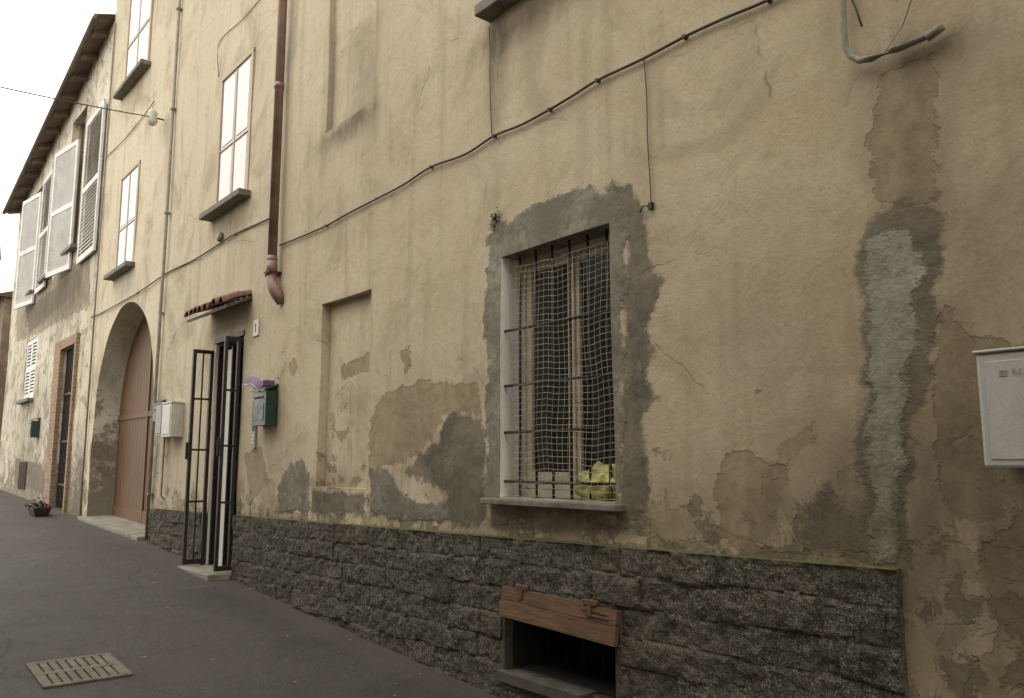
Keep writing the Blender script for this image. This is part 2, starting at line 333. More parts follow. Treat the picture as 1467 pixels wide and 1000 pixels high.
def wave(x,z): return .007*np.sin(x*1.3+z*.7)+.005*np.sin(x*2.9-z*2.1+1)+.003*np.sin(x*6.1+z*4.7)
def make_wall(name,parent,xs,zs,openings,mat,revmat,kind,y=0.0,arch=None):
    """openings: (xa,xb,za,zb,depth,backpanel,reveal material)"""
    xl=set(np.round(xs,4)); zl=set(np.round(zs,4))
    ops=[tuple(round(float(a),4) for a in o[:4]) for o in openings]
    rects=list(ops)
    if arch:
        xa,xb,zsp,dep=arch; R=(xb-xa)/2; ztop=round(zsp+R+.15,4); rects.append((round(xa,4),round(xb,4),-9.0,ztop))
    def clean(s,req):
        s=sorted(s); req=sorted(req); out=[q for q in s if all(abs(q-r)>.009 for r in req)]+req
        return np.array(sorted(set(out)))
    X=clean(xl,{r[0] for r in rects}|{r[1] for r in rects}); Z=clean(zl,{r[2] for r in rects if r[2]>-8}|{r[3] for r in rects})
    nx,nz=len(X),len(Z)
    gx,gzz=np.meshgrid(X,Z,indexing='ij')
    V=[np.stack([gx.ravel(),np.zeros(nx*nz),gzz.ravel()],1)]
    I=np.arange(nx*nz).reshape(nx,nz)
    cx=(X[:-1]+X[1:])/2; cz=(Z[:-1]+Z[1:])/2
    keep=np.ones((nx-1,nz-1),bool)
    for r in rects: keep&=~((cx[:,None]>r[0])&(cx[:,None]<r[1])&(cz[None,:]>r[2])&(cz[None,:]<r[3]))
    q=np.stack([I[:-1,:-1],I[1:,:-1],I[1:,1:],I[:-1,1:]],-1)[keep]
    F=[tuple(int(i) for i in f) for f in q]; mi=[0]*len(F)
    mats=[mat]; n=nx*nz
    def addq(pts,k):
        nonlocal n
        V.append(np.array(pts,float)); F.append((n,n+1,n+2,n+3)); mi.append(k); n+=4
    for o,r in zip(openings,ops):
        xa,xb,za,zb=r; dep=o[4]; rm=o[6] if len(o)>6 else mat
        if rm not in mats: mats.append(rm)
        k=mats.index(rm)
        for i in range(len(Z)-1):
            if Z[i]>=za-1e-6 and Z[i+1]<=zb+1e-6:
                addq([(xa,0,Z[i]),(xa,dep,Z[i]),(xa,dep,Z[i+1]),(xa,0,Z[i+1])],k); addq([(xb,0,Z[i]),(xb,0,Z[i+1]),(xb,dep,Z[i+1]),(xb,dep,Z[i])],k)
        for i in range(len(X)-1):
            if X[i]>=xa-1e-6 and X[i+1]<=xb+1e-6:
                addq([(X[i],0,za),(X[i+1],0,za),(X[i+1],dep,za),(X[i],dep,za)],k); addq([(X[i],0,zb),(X[i],dep,zb),(X[i+1],dep,zb),(X[i+1],0,zb)],0)
        if o[5]:
            xx=np.linspace(xa,xb,14); zz=np.linspace(za,zb,30)
            for i in range(13):
                for j in range(29): addq([(xx[i],dep,zz[j]),(xx[i+1],dep,zz[j]),(xx[i+1],dep,zz[j+1]),(xx[i],dep,zz[j+1])],0)
    if arch:
        xc=arch[0]+R
        N=40; pts=[(xc-R*math.cos(math.pi*i/N),zsp+R*math.sin(math.pi*i/N)) for i in range(N+1)]
        if revmat not in mats: mats.append(revmat)
        k=mats.index(revmat)
        for i in range(N):
            a=pts[i];b=pts[i+1]
            for j in range(4):
                t0,t1=j/4,(j+1)/4
                addq([(a[0],0,a[1]+(ztop-a[1])*t0),(b[0],0,b[1]+(ztop-b[1])*t0),(b[0],0,b[1]+(ztop-b[1])*t1),(a[0],0,a[1]+(ztop-a[1])*t1)],0)
            addq([(a[0],0,a[1]),(a[0],dep,a[1]),(b[0],dep,b[1]),(b[0],0,b[1])],k)
        for s_ in(arch[0],arch[1]):
            zz=np.linspace(Z[0],zsp,30)
            for j in range(29): addq([(s_,0,zz[j]),(s_,dep,zz[j]),(s_,dep,zz[j+1]),(s_,0,zz[j+1])],k)
    co=np.concatenate(V); co[:,1]+=wave(co[:,0],co[:,2])+y
    me=bpy.data.meshes.new(name); me.from_pydata(co.tolist(),[],F)
    for m in mats: me.materials.append(m)
    me.polygons.foreach_set('material_index',mi); me.update()
    attach_attrs(me,co,kind)
    o=bpy.data.objects.new(name,me); S.collection.objects.link(o); o.parent=parent; return o

# ================================================================ ground and road
def sheet(name,x0,x1,y0,y1,mat,dz,ny=2,step=.5):
    xs=sorted(set([x0,x1]+[q for q in[-200,-27,-24,-11.5,-8.6,-4.27,0,6,30,200] if x0<q<x1]+list(np.arange(max(x0,-30),min(x1,10),step))))
    ys=np.linspace(y0,y1,ny); vs=[(x,y,gz(x)+dz) for x in xs for y in ys]; fs=[]
    for i in range(len(xs)-1):
        for j in range(ny-1): a=i*ny+j; fs.append((a,a+ny,a+ny+1,a+1))
    b=MB(); b.add(vs,fs,mat); return b.build(name)
sheet('ground',-200,200,-200,200,M_GROUND,-.02,3)
sheet('road',-60,30,-5.3,.6,M_ASPH,0,4)

# ================================================================ house A
A=empty('plastered_townhouse')
XC=W(125,600)[0]
win=(-4.155,-3.15,1.39,2.955)
nich=(W(458,560)[0],W(528,560)[0],W(450,697)[1],W(462,436)[1])
un=(W(469,100)[0],W(537,80)[0],W(470,188)[1],W(470,188)[1]+1.75)
door=(-9.39,-8.56,gz(-9)+.02,W(325,487)[1])
tw=(W(702,20)[0]+.18,W(702,20)[0]+1.2,W(702,20)[1]+.02,W(702,20)[1]+1.7)
def wrect(ul,ur,vt,vb):
    x0=W(ul,(vt+vb)/2)[0]; x1=W(ur,(vt+vb)/2)[0]; z1=W(ul,vt)[1]; z0=W(ul,vb)[1]; return x0,x1,z0,z1
w1=wrect(315,358,121,301); w2=wrect(171,195,262,390)
w3x=W(184,60)[0],W(215,60)[0]; w3=(w3x[0],w3x[1],W(180,132)[1],W(180,132)[1]+1.75)
HOLE=(-4.06,-3.10,.36,.84)
xs=np.concatenate([np.arange(XC,-9.8,.08),np.arange(-9.8,1.2,.028),np.arange(1.2,6.01,.3)]); xs[0]=XC
zs=np.concatenate([np.arange(-.8,.4,.1),np.arange(.4,4.4,.028),np.arange(4.4,11.6,.1)])
ops=[win+(.24,False,M_REVW),nich+(.08,True),un+(.055,True),door+(.30,False,M_REVW),tw+(.18,False),
     w1+(.06,True),w2+(.06,True),w3+(.06,True),HOLE+(.45,False,M_DSTONE)]
AX0,AX1=-15.0,-11.67
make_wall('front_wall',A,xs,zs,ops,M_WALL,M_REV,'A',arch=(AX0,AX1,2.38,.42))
b=MB()
def wallquads(b,x0,x1,yb,zt,mat,zb=-.8):
    b.add([(x0,.0,zb),(x0,yb,zb),(x0,yb,zt),(x0,.0,zt)],[(0,1,2,3)],mat)
    b.add([(x1,.0,zb),(x1,.0,zt),(x1,yb,zt),(x1,yb,zb)],[(0,1,2,3)],mat)
    b.add([(x0,yb,zb),(x1,yb,zb),(x1,yb,zt),(x0,yb,zt)],[(0,1,2,3)],mat)
wallquads(b,XC,6,8,11.5,simple('side_plaster',(.5,.43,.31),.9,0,.2,2,.004)); b.build('side_walls',A)
b=MB(); b.add([(XC-.2,-.7,11.45),(6.3,-.7,11.45),(6.3,4,13.2),(XC-.2,4,13.2),(XC-.2,8.6,11.45),(6.3,8.6,11.45)],[(0,1,2,3),(3,2,5,4),(0,3,4),(1,5,2)],M_ROOF)
b.box(XC-.2,6.3,-.78,-.66,11.35,11.5,M_COPPER); b.build('roof',A)

# --- main window joinery
b=MB(); x0,x1,z0,z1=win; yf=.17
b.box(x0,x1,.30,.32,z0,z1,M_DARK)
fr=.05
b.box(x0,x0+fr,yf,yf+.07,z0,z1,M_CREAM); b.box(x1-fr,x1,yf,yf+.07,z0,z1,M_CREAM)
b.box(x0+fr,x1-fr,yf,yf+.07,z1-fr,z1,M_CREAM); b.box(x0+fr,x1-fr,yf,yf+.07,z0,z0+fr,M_CREAM)
mid=(x0+x1)/2
for a,c in((x0+fr+.004,mid-.004),(mid+.004,x1-fr-.004)):
    t=.048
    b.box(a,a+t,yf+.012,yf+.06,z0+fr+.004,z1-fr-.004,M_CREAM); b.box(c-t,c,yf+.012,yf+.06,z0+fr+.004,z1-fr-.004,M_CREAM)
    b.box(a+t,c-t,yf+.012,yf+.06,z1-fr-.05,z1-fr-.004,M_CREAM); b.box(a+t,c-t,yf+.012,yf+.06,z0+fr+.004,z0+fr+.11,M_CREAM)
    b.box(a+t,c-t,yf+.035,yf+.04,z0+fr+.11,z1-fr-.05,M_GLASSD)
b.box(mid-.02,mid+.02,yf-.004,yf+.008,z0+fr,z1-fr,M_CREAM)
b.build('main_window_casements',A,.004)
b=MB(); b.box(x0-.10,x1+.07,-.085,.02,z0-.040,z0-.004,M_SILL); b.box(x0+.003,x1-.003,.02,yf+.02,z0-.04,z0+.006,M_SILL); b.build('main_window_sill',A,.006)
b=MB(); yg=.060
bx=np.linspace(x0+.13,x1-.09,6)
for x in bx: b.tube([(x,yg,z0-.015),(x+.002,yg,(z0+z1)/2),(x,yg,z1-.005)],.009,M_IRON,8)
for z in(1.49,1.80,2.10,2.46): b.tube([(x0-.05,yg-.020,z),(x1+.01,yg-.020,z)],.009,M_IRON,8)
b.build('window_grille',A)
b=MB(); ym=.022
def mw(x,z):
    return (x+.007*math.sin(z*9+x*3),ym+.010*math.sin(x*8+z*5),z+.009*math.sin(x*9+z*2)+.005*math.sin(x*23))
for x in np.arange(x0+.12,x1-.005,.046): b.tube([mw(x,z) for z in np.arange(z0+.02,z1-.06,.09)],.0015,M_WIRE,4,False)
for z in np.arange(z0+.02,z1-.08,.038): b.tube([mw(x,z) for x in np.arange(x0+.11,x1+.01,.08)],.0015,M_WIRE,4,False)
b.build('wire_mesh_screen',A)
x0,x1,z0,z1=tw
b=MB(); b.box(x0-.18,x1+.18,-.14,.02,z0-.09,z0-.01,M_SILL); b.build('upper_window_sill',A,.008)
b=MB(); b.box(x0,x1,.12,.16,z0,z1,M_GLASSD); b.box(x0,x0+.07,.08,.14,z0,z1,M_WHITE); b.box(x1-.07,x1,.08,.14,z0,z1,M_WHITE); b.box((x0+x1)/2-.05,(x0+x1)/2+.05,.08,.14,z0,z1,M_WHITE); b.box(x0+.07,x1-.07,.085,.14,z0,z0+.09,M_WHITE)
b.build('upper_window',A,.004)
def shutterwin(name,r,ov=.10):
    x0,x1,z0,z1=r; b=MB()
    for (a,c,p,q) in((x0-.03,x0+.03,z0,z1),(x1-.03,x1+.03,z0,z1)): b.box(a,c,-.02,.03,p,q,M_TRIM)
    b.box(x0-.03,x1+.03,-.022,.03,z1-.02,z1+.035,M_TRIM)
    mid=(x0+x1)/2
    for a,c in((x0+.04,mid-.006),(mid+.006,x1-.04)):
        b.box(a,c,0.0,.03,z0+.02,z1-.025,M_WHITE)
        for p,q in((z0+.05,z0+(z1-z0)*.42),(z0+(z1-z0)*.47,z1-.06)):
            b.box(a+.05,c-.05,-.010,0.004,p,q,M_WHITE)
        b.box(a,c,-.014,-.002,z0+(z1-z0)*.435,z0+(z1-z0)*.447,M_TRIM)
    b.box(mid-.014,mid+.014,-.012,.0,z0+.02,z1-.025,M_TRIM)
    b.build(name,A,.003)
    s=MB(); s.box(x0-ov-.05,x1+ov,-.15,.02,z0-.085,z0-.012,M_SILL); s.build(name+'_sill',A,.010)
shutterwin('shuttered_window_landing',w1,.12); shutterwin('shuttered_window_small',w2,.12); shutterwin('shuttered_window_attic',w3,.12)
# --- entrance
x0,x1,z0,z1=door
b=MB(); b.box(x0,x1,.31,.33,z0-.1,z1,M_DARK)
b.box(x0+.002,x0+.035,.03,.29,z0,z1-.03,M_IRON)
b.box(x1-.05,x1,.02,.29,z0,z1,M_IRON); b.box(x0+.04,x1-.05,.20,.29,z1-.06,z1,M_IRON)
b.box(x0+.20,x0+.36,.06,.09,z0,z1-.10,M_INT)
b.box(x0+.36,x0+.39,.05,.10,z0,z1-.07,M_IRON); b.box(x0+.17,x0+.20,.05,.10,z0,z1-.07,M_IRON)
b.box(x0-.03,x1+.02,-.014,.03,z1-.01,z1+.045,M_IRON)
b.build('entrance_door',A,.003)
def gate_leaf(b,hx,w,ang,z0,z1,mid=True,hy=-.02):
    M=Matrix.Translation((hx,hy,0))@Matrix.Rotation(ang,4,'Z')
    b.box(0,.035,-.022,.022,z0,z1,M_IRON,M); b.box(w-.035,w,-.022,.022,z0,z1,M_IRON,M)
    b.box(.035,w-.035,-.020,.020,z1-.04,z1,M_IRON,M); b.box(.035,w-.035,-.020,.020,z0,z0+.05,M_IRON,M)
    for f in(.28,.52,.76): b.box(.035,w-.035,-.012,.012,z0+(z1-z0)*f,z0+(z1-z0)*f+.022,M_IRON,M)
    if mid: b.box(w/2-.008,w/2+.008,-.008,.008,z0+.05,z1-.04,M_IRON,M)
    b.box(w-.015,w+.02,-.035,-.02,z0+(z1-z0)*.48,z0+(z1-z0)*.56,M_IRON,M)
b=MB(); gate_leaf(b,x0-.01,.23,math.radians(-90),z0+.03,z1-.09); b.build('gate_leaf_open',A,.002)
b=MB(); gate_leaf(b,x1-.03,.17,math.radians(-92),z0+.03,z1-.03,False); b.build('gate_leaf_inner',A,.002)
b=MB(); b.box(x0-.10,x1+.05,-.28,.30,gz(x1)-.1,z0+.012,M_STONE); b.build('entrance_step',A,.012)
# canopy of curved tiles
b=MB(); cx0,cx1=-9.62,-8.38; zw,zo,yo=3.40,3.27,-.30
nT=8; pw=(cx1-cx0)/nT
for i in range(nT):
    c=cx0+pw*(i+.5); jz=random.uniform(-.008,.008)
    for (ya,yb_,za,zb_,r) in((.0,-.17,zw,zw-.06,.074),(-.13,yo-random.uniform(0,.035),zw-.055+.02,zo,.080)):
        vs=[];fs=[]
        K=9
        for (yy,zz,rr) in((ya,za,r*.86),(yb_,zb_,r)):
            for rr2 in(rr,rr-.014):
                for k in range(K): a=math.pi*k/(K-1); vs.append((c+rr2*math.cos(a),yy,zz+jz+rr2*math.sin(a)*.85))
        for k in range(K-1):
            fs+=[(k,k+1,2*K+k+1,2*K+k),(K+k,3*K+k,3*K+k+1,K+k+1),(2*K+k,2*K+k+1,3*K+k+1,3*K+k)]
        b.add(vs,fs,M_TERRA,True)
b.add([(cx0,.0,zw-.03),(cx1,.0,zw-.03),(cx1,yo+.03,zo-.03),(cx0,yo+.03,zo-.03),(cx0,.0,zw-.06),(cx1,.0,zw-.06),(cx1,yo+.03,zo-.06),(cx0,yo+.03,zo-.06)],[(0,1,2,3),(4,7,6,5),(3,2,6,7),(0,3,7,4),(1,5,6,2)],M_DKWOOD)
b.build('tiled_door_canopy',A)
# --- arched gate
b=MB(); R=(AX1-AX0)/2; xc=(AX0+AX1)/2; zsp=2.38; yd=.40
h=lambda x: zsp+math.sqrt(max(0,R*R-(x-xc)**2))
npl=20
for k in range(npl):
    a=AX0+(AX1-AX0)*k/npl; c=AX0+(AX1-AX0)*(k+1)/npl-.007
    top=[a+(c-a)*i/8 for i in range(9)]
    if k==0: top=sorted(top+[AX0+q for q in(.002,.006,.012)])
    n_=len(top); vs=[(q,yd,.3) for q in top]+[(q,yd,h(q)) for q in top]
    fs=[(i,i+1,n_+i+1,n_+i) for i in range(n_-1)]
    vs+=[(a,yd+.03,.3),(a,yd+.03,h(a)),(c,yd+.03,.3),(c,yd+.03,h(c))]; o_=2*n_
    fs+=[(0,n_,o_+1,o_),(n_-1,o_+2,o_+3,2*n_-1)]
    b.add(vs,fs,M_ARCHD)
b.box(AX0,AX1,yd+.025,yd+.05,.3,zsp+R,M_DKWOOD)
b.box(xc-.05,xc+.05,yd-.025,yd-.002,.5,zsp+R*.99,M_ARCHD)
b.box(AX0,AX1,yd-.02,yd-.003,zsp-.06,zsp+.02,M_ARCHD); b.box(AX0,AX1,yd-.02,yd-.003,gz(-13.3)+.05,gz(-13.3)+.25,M_ARCHD)
b.build('arched_wooden_gate',A,.003)
b=MB()
for k in range(5):
    a=AX0-.05+k*(AX1-AX0+.1)/5; c=a+(AX1-AX0+.1)/5-.01
    b.add([(a,-.12,gz(a)-.1),(c,-.12,gz(c)-.1),(c,.4,gz(c)-.1),(a,.4,gz(a)-.1),(a,-.12,gz(a)+.05),(c,-.12,gz(c)+.05),(c,.4,gz(c)+.06),(a,.4,gz(a)+.06)],[(0,3,2,1),(4,5,6,7),(0,1,5,4),(1,2,6,5),(2,3,7,6),(3,0,4,7)],M_STONE)
b.build('gate_threshold',A,.01)

# --- plinth of split-face blocks
def plinth(name,xa,xb,hole=None,step=.0125):
    X=np.arange(xa,xb+1e-6,step); X[-1]=xb; RH=.15
    zmin=-.35; nz=int((1.2-zmin)/step); T=np.linspace(0,1,nz)
    rnd=random.Random(3); rows={}
    for r in range(13):
        xx=-13+rnd.uniform(0,.4); L=[]
        while xx<0: L.append(xx); xx+=rnd.uniform(.24,.60)
        rows[r]=(L,[rnd.uniform(-.010,.010) for _ in L])
    V=[];J=[];Ms=[]
    for x in X:
        zt=ptop(x)
        for t in T:
            z=zt-t*(zt-zmin)
            wob=.022*mnoise.noise(Vector((x*2.2,0,z*2.2)))+.014*mnoise.noise(Vector((x*9,4,z*9)))
            d=max(0,zt-z+wob*min(1,(zt-z)/.08)); r=min(12,int(d/RH)); L,O=rows[r]
            xw=x+.016*mnoise.noise(Vector((x*7,9,z*7)))
            k=max(0,bisect.bisect_right(L,xw)-1); xl=L[k]; xr=L[k+1] if k+1<len(L) else 9
            e=min(xw-xl,xr-xw,d-r*RH if r>0 else 9,(r+1)*RH-d)
            jn=max(0,1-e/.010)
            p=Vector((x*1.0,r*.9+k*.3,z))
            rough=mnoise.fractal(p*9,1.0,2.0,5)*.016+abs(mnoise.noise(p*26))*.010
            fade=.35+.9*max(0,mnoise.noise(Vector((x*1.3,2,z*1.9)))+.3)
            y=-.050+O[k]-rough*min(1,e/.02+.3)+.009*fade*max(0,1-e/.020)**1.3
            if t==0: y=min(y,-.05)
            V.append((x,y,z)); J.append(min(1,jn*.7*fade)); dd=zt-z; Ms.append(max(0,1-dd/.022)*.9+ (.12*max(0,1-dd/.2)))
    n=len(T); F=[]
    for i in range(len(X)-1):
        for j in range(n-1):
            a=i*n+j
            if hole:
                cx_=X[i]+step/2; cz_=(V[a][2]+V[a+1][2])/2
                if hole[0]<cx_<hole[1] and hole[2]<cz_<hole[3]: continue
            F.append((a,a+1,a+n+1,a+n))
    o=len(V)
    for i,x in enumerate(X): V.append((x,.03,ptop(x)+.008)); J.append(0); Ms.append(.8)
    for i in range(len(X)-1): F.append((i*n,(i+1)*n,o+i+1,o+i))
    for i in(0,len(X)-1):
        q=len(V)
        for j in range(n): V.append((X[i],.03,V[i*n+j][2])); J.append(0); Ms.append(0)
        for j in range(n-1): F.append((i*n+j,i*n+j+1,q+j+1,q+j))
    me=bpy.data.meshes.new(name); me.from_pydata(V,[],F); me.materials.append(M_PLINTH)
    at=me.attributes.new('joint','FLOAT','POINT'); at.data.foreach_set('value',J)
    at=me.attributes.new('moss','FLOAT','POINT'); at.data.foreach_set('value',Ms)
    ob=bpy.data.objects.new(name,me); S.collection.objects.link(ob); ob.parent=A
plinth('stone_plinth',-8.50,-1.61,HOLE)
plinth('stone_plinth_short',-11.40,-9.42)
hx0,hx1,hz0,hz1=HOLE
b=MB()
b.box(hx0-.02,hx0+.02,-.052,.02,hz0,hz1,M_DSTONE); b.box(hx1-.02,hx1+.02,-.052,.02,hz0,hz1,M_DSTONE); b.box(hx0+.02,hx1-.02,-.050,.02,hz1-.02,hz1+.02,M_DSTONE)
b.box(hx0,hx1,.44,.46,hz0,hz1,M_DARK)
b.box(hx0+.02,hx0+.03,.02,.44,hz0,hz1,M_DARK); b.box(hx0+.03,hx1,.05,.44,hz0,hz0+.02,M_DARK)  # near-black liners put the recess shade into colour
b.box(hx0-.02,hx1-.25,-.09,.05,hz0-.05,hz0+.012,M_DSTONE)
for k in range(6): xx=hx0+(hx1-hx0)*(k+.5)/6; b.tube([(xx,.25,hz0),(xx,.25,hz1)],.007,M_IRON,6)
b.build('cellar_opening',A,.004)
b=MB(); M=Matrix.Translation((-3.53,-.085,.77))@Matrix.Rotation(math.radians(1.6),4,'Y')@Matrix.Rotation(math.radians(-9),4,'X')
b.box(-.475,.475,-.028,0,-.088,.010,M_WOODB,M); b.box(-.475,.470,-.026,0,.0125,.088,M_WOODB,M)
for hx in(-.30,.27):
    b.box(hx-.05,hx+.05,-.036,.03,.088,.098,M_HINGE,M); b.tube([M@Vector((hx-.055,-.02,.105)),M@Vector((hx+.055,-.02,.105))],.013,M_HINGE,8)
    b.box(hx-.018,hx+.018,-.034,-.024,.03,.09,M_HINGE,M)
b.box(.22,.40,-.0305,-.024,.052,.058,M_DARK,M); b.box(.25,.42,-.0305,-.024,.030,.034,M_DARK,M)
b.build('cellar_shutter_board',A,.004)

# ================================================================ fixtures on facade A
def cable(name,pts,r,mat,y=-.02,clips=True):
    b=MB(); P=[(W(u,v)[0],y+float(wave(*W(u,v))),W(u,v)[1]) for u,v in pts]
    Q=[]
    for i in range(len(P)-1):
        p0=Vector(P[max(i-1,0)]);p1=Vector(P[i]);p2=Vector(P[i+1]);p3=Vector(P[min(i+2,len(P)-1)])
        for k in range(6):
            t=k/6; Q.append(.5*((2*p1)+(p2-p0)*t+(2*p0-5*p1+4*p2-p3)*t*t+(3*p1-p0-3*p2+p3)*t**3))
    Q.append(Vector(P[-1])); b.tube(Q,r,mat,7)
    if clips:
        for p in P[1:-1:2]: b.box(p[0]-.009,p[0]+.009,p[1]-.011,.0,p[2]-.009,p[2]+.009,mat)
    return b.build(name)
cable('facade_cable',[(1180,-40),(1105,2),(1040,30),(985,55),(926,86),(860,117),(825,138),(790,158),(750,180),(712,196),(670,222),(620,240),(580,265),(540,285),(500,307),(470,324),(430,342),(403,352)],.0085,M_CABLE)
cable('facade_cable',[(388,314),(340,336),(316,350),(280,372),(240,392),(200,420),(150,447),(132,455)],.009,M_CABLE)
cable('drop_wire',[(926,86),(929,120),(931,150),(932,190),(934,230),(936,265),(937,296)],.0035,M_CABLE,-.012,False)
cable('drop_wire',[(704,40),(705,75),(705,110),(706,150),(708,195)],.0035,M_CABLE,-.012,False)
cable('thin_wire',[(378,-5),(350,28),(316,62),(315,110)],.004,M_CABLE,-.012,False)
cable('thin_wire',[(222,145),(205,170),(180,200),(148,232)],.006,M_CABLE,-.02,False)
b=MB(); c_=W(936,296); b.box(c_[0]-.013,c_[0]+.013,-.03,0,c_[1]-.018,c_[1]+.018,M_IRON); b.tube([(c_[0],-.02,c_[1]),(c_[0]-.05,-.03,c_[1]+.01),(c_[0]-.07,-.03,c_[1]-.02)],.004,M_CABLE,6); b.build('wall_hook')
b=MB(); P=[W(1211,-60),W(1212,0),W(1214,50),W(1217,72),W(1224,84),W(1236,90),W(1255,87),W(1290,74),W(1340,52)]
b.tube([(p[0],-.03,p[1]) for p in P],.014,M_PVC,10); p=W(1343,50); b.tube([(p[0]-.03,-.03,p[1]-.01),(p[0]+.035,-.03,p[1]+.012)],.019,M_PVC,10)
P=[W(1222,-60),W(1223,0),W(1230,15),W(1238,40)]; b.tube([(p[0],-.02,p[1]) for p in P],.005,M_CABLE,6)
P=[W(1335,55),W(1300,62),W(1272,76),W(1296,40),W(1310,0),W(1314,-50)]; b.tube([(p[0],-.02,p[1]) for p in P],.0022,M_CABLE,6)
b.build('electrical_conduit')
b=MB(); px=W(399,200,-.07)[0]
b.tube([(px,-.085,11.3),(px,-.085,3.60)],.046,M_COPPER,16); 
for z in(W(399,137)[1],3.62,7.4,9.6): b.tube([(px,-.085,z-.03),(px,-.085,z+.03)],.052,M_COPPER,16)
b.tube([(px,-.085,3.63),(px,-.085,3.44)],[.050,.062],M_COPPER,16)
b.tube([(px,-.085,3.50),(px+.01,-.088,3.42),(px+.04,-.09,3.36),(px+.08,-.080,3.30),(px+.10,-.05,3.23),(px+.10,-.01,3.17)],[.053,.055,.058,.062,.058,.045],M_COPPER,16)
b.box(px-.06,px+.06,-.14,.0,3.47,3.49,M_IRON); b.build('copper_downpipe')
b=MB(); qx=-11.46; b.tube([(qx,-.04,11.3),(qx,-.04,4.2),(qx+.02,-.05,4.1),(qx,-.05,2.2),(qx,-.05,.62)],.022,M_PVC,10)
for z in(1.2,2.4,3.6,5,6.5,8): b.box(qx-.035,qx+.035,-.070,.0,z,z+.025,M_PVC)
b.build('thin_grey_standpipe')
b=MB(); b.tube([(XC+.12,-.03,9.5),(XC+.12,-.03,.75)],.015,M_PVC,8); b.build('corner_conduit')
E=empty('electric_meter_box')
b=MB(); ex0,ex1,ez0,ez1,ey=-1.20,-.74,1.585,1.985,-.20
b.box(ex0+.012,ex1-.012,ey+.03,.01,ez0+.012,ez1-.012,M_BOX); b.build('cabinet',E,.008)
b=MB(); b.box(ex0,ex1,ey,ey+.028,ez0,ez1,M_BOX); b.build('door',E,.012)
b=MB(); b.box(ex0+.03,ex1-.03,ey-.0035,ey+.001,ez0+.03,ez1-.03,M_BOX); b.build('door_panel',E,.003)
b=MB(); b.box(ex0-.008,ex1+.008,ey-.008,.0,ez1-.0,ez1+.012,M_BOX); b.build('drip_lip',E,.005)
b=MB()
def letter(s,x):
    h=.022;w=.026;t=.0045;z=ez1-.085;y0,y1=ey-.0055,ey-.003
    def r(a,c,p,q): b.box(x+a,x+c,y0,y1,z+p,z+q,M_LGREY)
    if s=='E': r(0,t,0,h); [r(t,w,p,p+t) for p in(0,h/2-t/2,h-t)]
    if s=='N':
        r(0,t,0,h); r(w-t,w,0,h); b.add([(x+t,y0,z+h),(x+t+.005,y0,z+h),(x+w-t,y0,z),(x+w-t-.005,y0,z)],[(0,3,2,1)],M_LGREY)
    if s=='L': r(0,t,0,h); r(t,w,0,t)
for i,ch in enumerate('ENEL'): letter(ch,ex0+.075+i*.042)
b.build('raised_lettering',E)
def mailbox(name,xa,xb,za,zb,dep,mat,leaf=False):
    e=empty(name); b=MB(); b.box(xa,xb,-dep,.0,za,zb-.06,mat)
    b.add([(xa-.01,-dep-.02,zb-.06),(xb+.01,-dep-.02,zb-.06),(xb+.01,0,zb),(xa-.01,0,zb),(xa-.01,-dep-.02,zb-.045),(xb+.01,-dep-.02,zb-.045),(xb+.01,0,zb+.015),(xa-.01,0,zb+.015)],[(0,3,2,1),(4,5,6,7),(0,1,5,4),(1,2,6,5),(2,3,7,6),(3,0,4,7)],mat)
    b.box(xa+.04,xb-.04,-dep-.004,-dep+.001,za+.05,zb-.18,mat); b.box(xa+.05,xb-.05,-dep-.003,-dep+.001,zb-.13,zb-.11,M_DARK); b.build('body',e,.006)
    if leaf:
        b=MB(); M=Matrix.Translation((xa+.03,-dep-.02,zb-.0))@Matrix.Rotation(math.radians(18),4,'Y')@Matrix.Rotation(.3,4,'Z')
        def sheetp(dz,mat,l,r_):
            vs=[];n=9
            for i in range(n):
                t=i/(n-1); xx=l+(r_-l)*t; cz=.035*math.sin(t*3.1)+dz
                vs+=[M@Vector((xx,-.02+.01*math.sin(t*7),cz-.035)),M@Vector((xx,.02,cz+.025))]
            b.add(vs,[(2*i,2*i+2,2*i+3,2*i+1) for i in range(n-1)],mat,True)
        sheetp(0,M_PURPLE,-.14,.14); sheetp(.02,M_PAPER,-.10,.12); sheetp(.035,M_PURPLE,-.12,.16); b.build('leaflet',e)
        b=MB(); b.box(xb-.09,xb-.03,-dep-.02,-.03,zb-.02,zb+.045,M_PURPLE,None); b.build('leaflet_roll',e,.012)
mailbox('green_mailbox',-7.93,-7.60,1.97,2.36,.13,M_GREEN,True)
m0=W(52,627),W(66,597); mailbox('green_mailbox',m0[0][0],m0[1][0]-.6,m0[0][1],m0[1][1],.16,M_GREEN)
mailbox('small_green_mailbox',-11.36,-11.16,2.15,2.42,.09,M_GREEN)
b=MB(); b.box(-8.16,-8.08,-.03,.0,1.76,2.02,M_LGREY); b.box(-8.145,-8.095,-.034,-.029,1.93,1.99,M_IRON)
for k in range(3): b.box(-8.14,-8.10,-.036,-.029,1.80+k*.035,1.82+k*.035,M_WHITE)
b.build('door_intercom',None,.004)
hp=W(368,470); b=MB(); b.box(hp[0]-.07,hp[0]+.07,-.014,.0,hp[1]-.085,hp[1]+.085,M_MBW); b.box(hp[0]-.008,hp[0]+.008,-.017,-.013,hp[1]-.045,hp[1]+.045,M_IRON); b.box(hp[0]-.024,hp[0]-.008,-.017,-.013,hp[1]+.022,hp[1]+.034,M_IRON); b.build('house_number_plate',None,.004)
hp=W(228,492); b=MB(); b.box(hp[0]-.08,hp[0]+.08,-.014,.0,hp[1]-.09,hp[1]+.09,M_MBW); b.box(hp[0]-.01,hp[0]+.01,-.017,-.013,hp[1]-.05,hp[1]+.05,M_IRON); b.build('house_number_plate',None,.004)
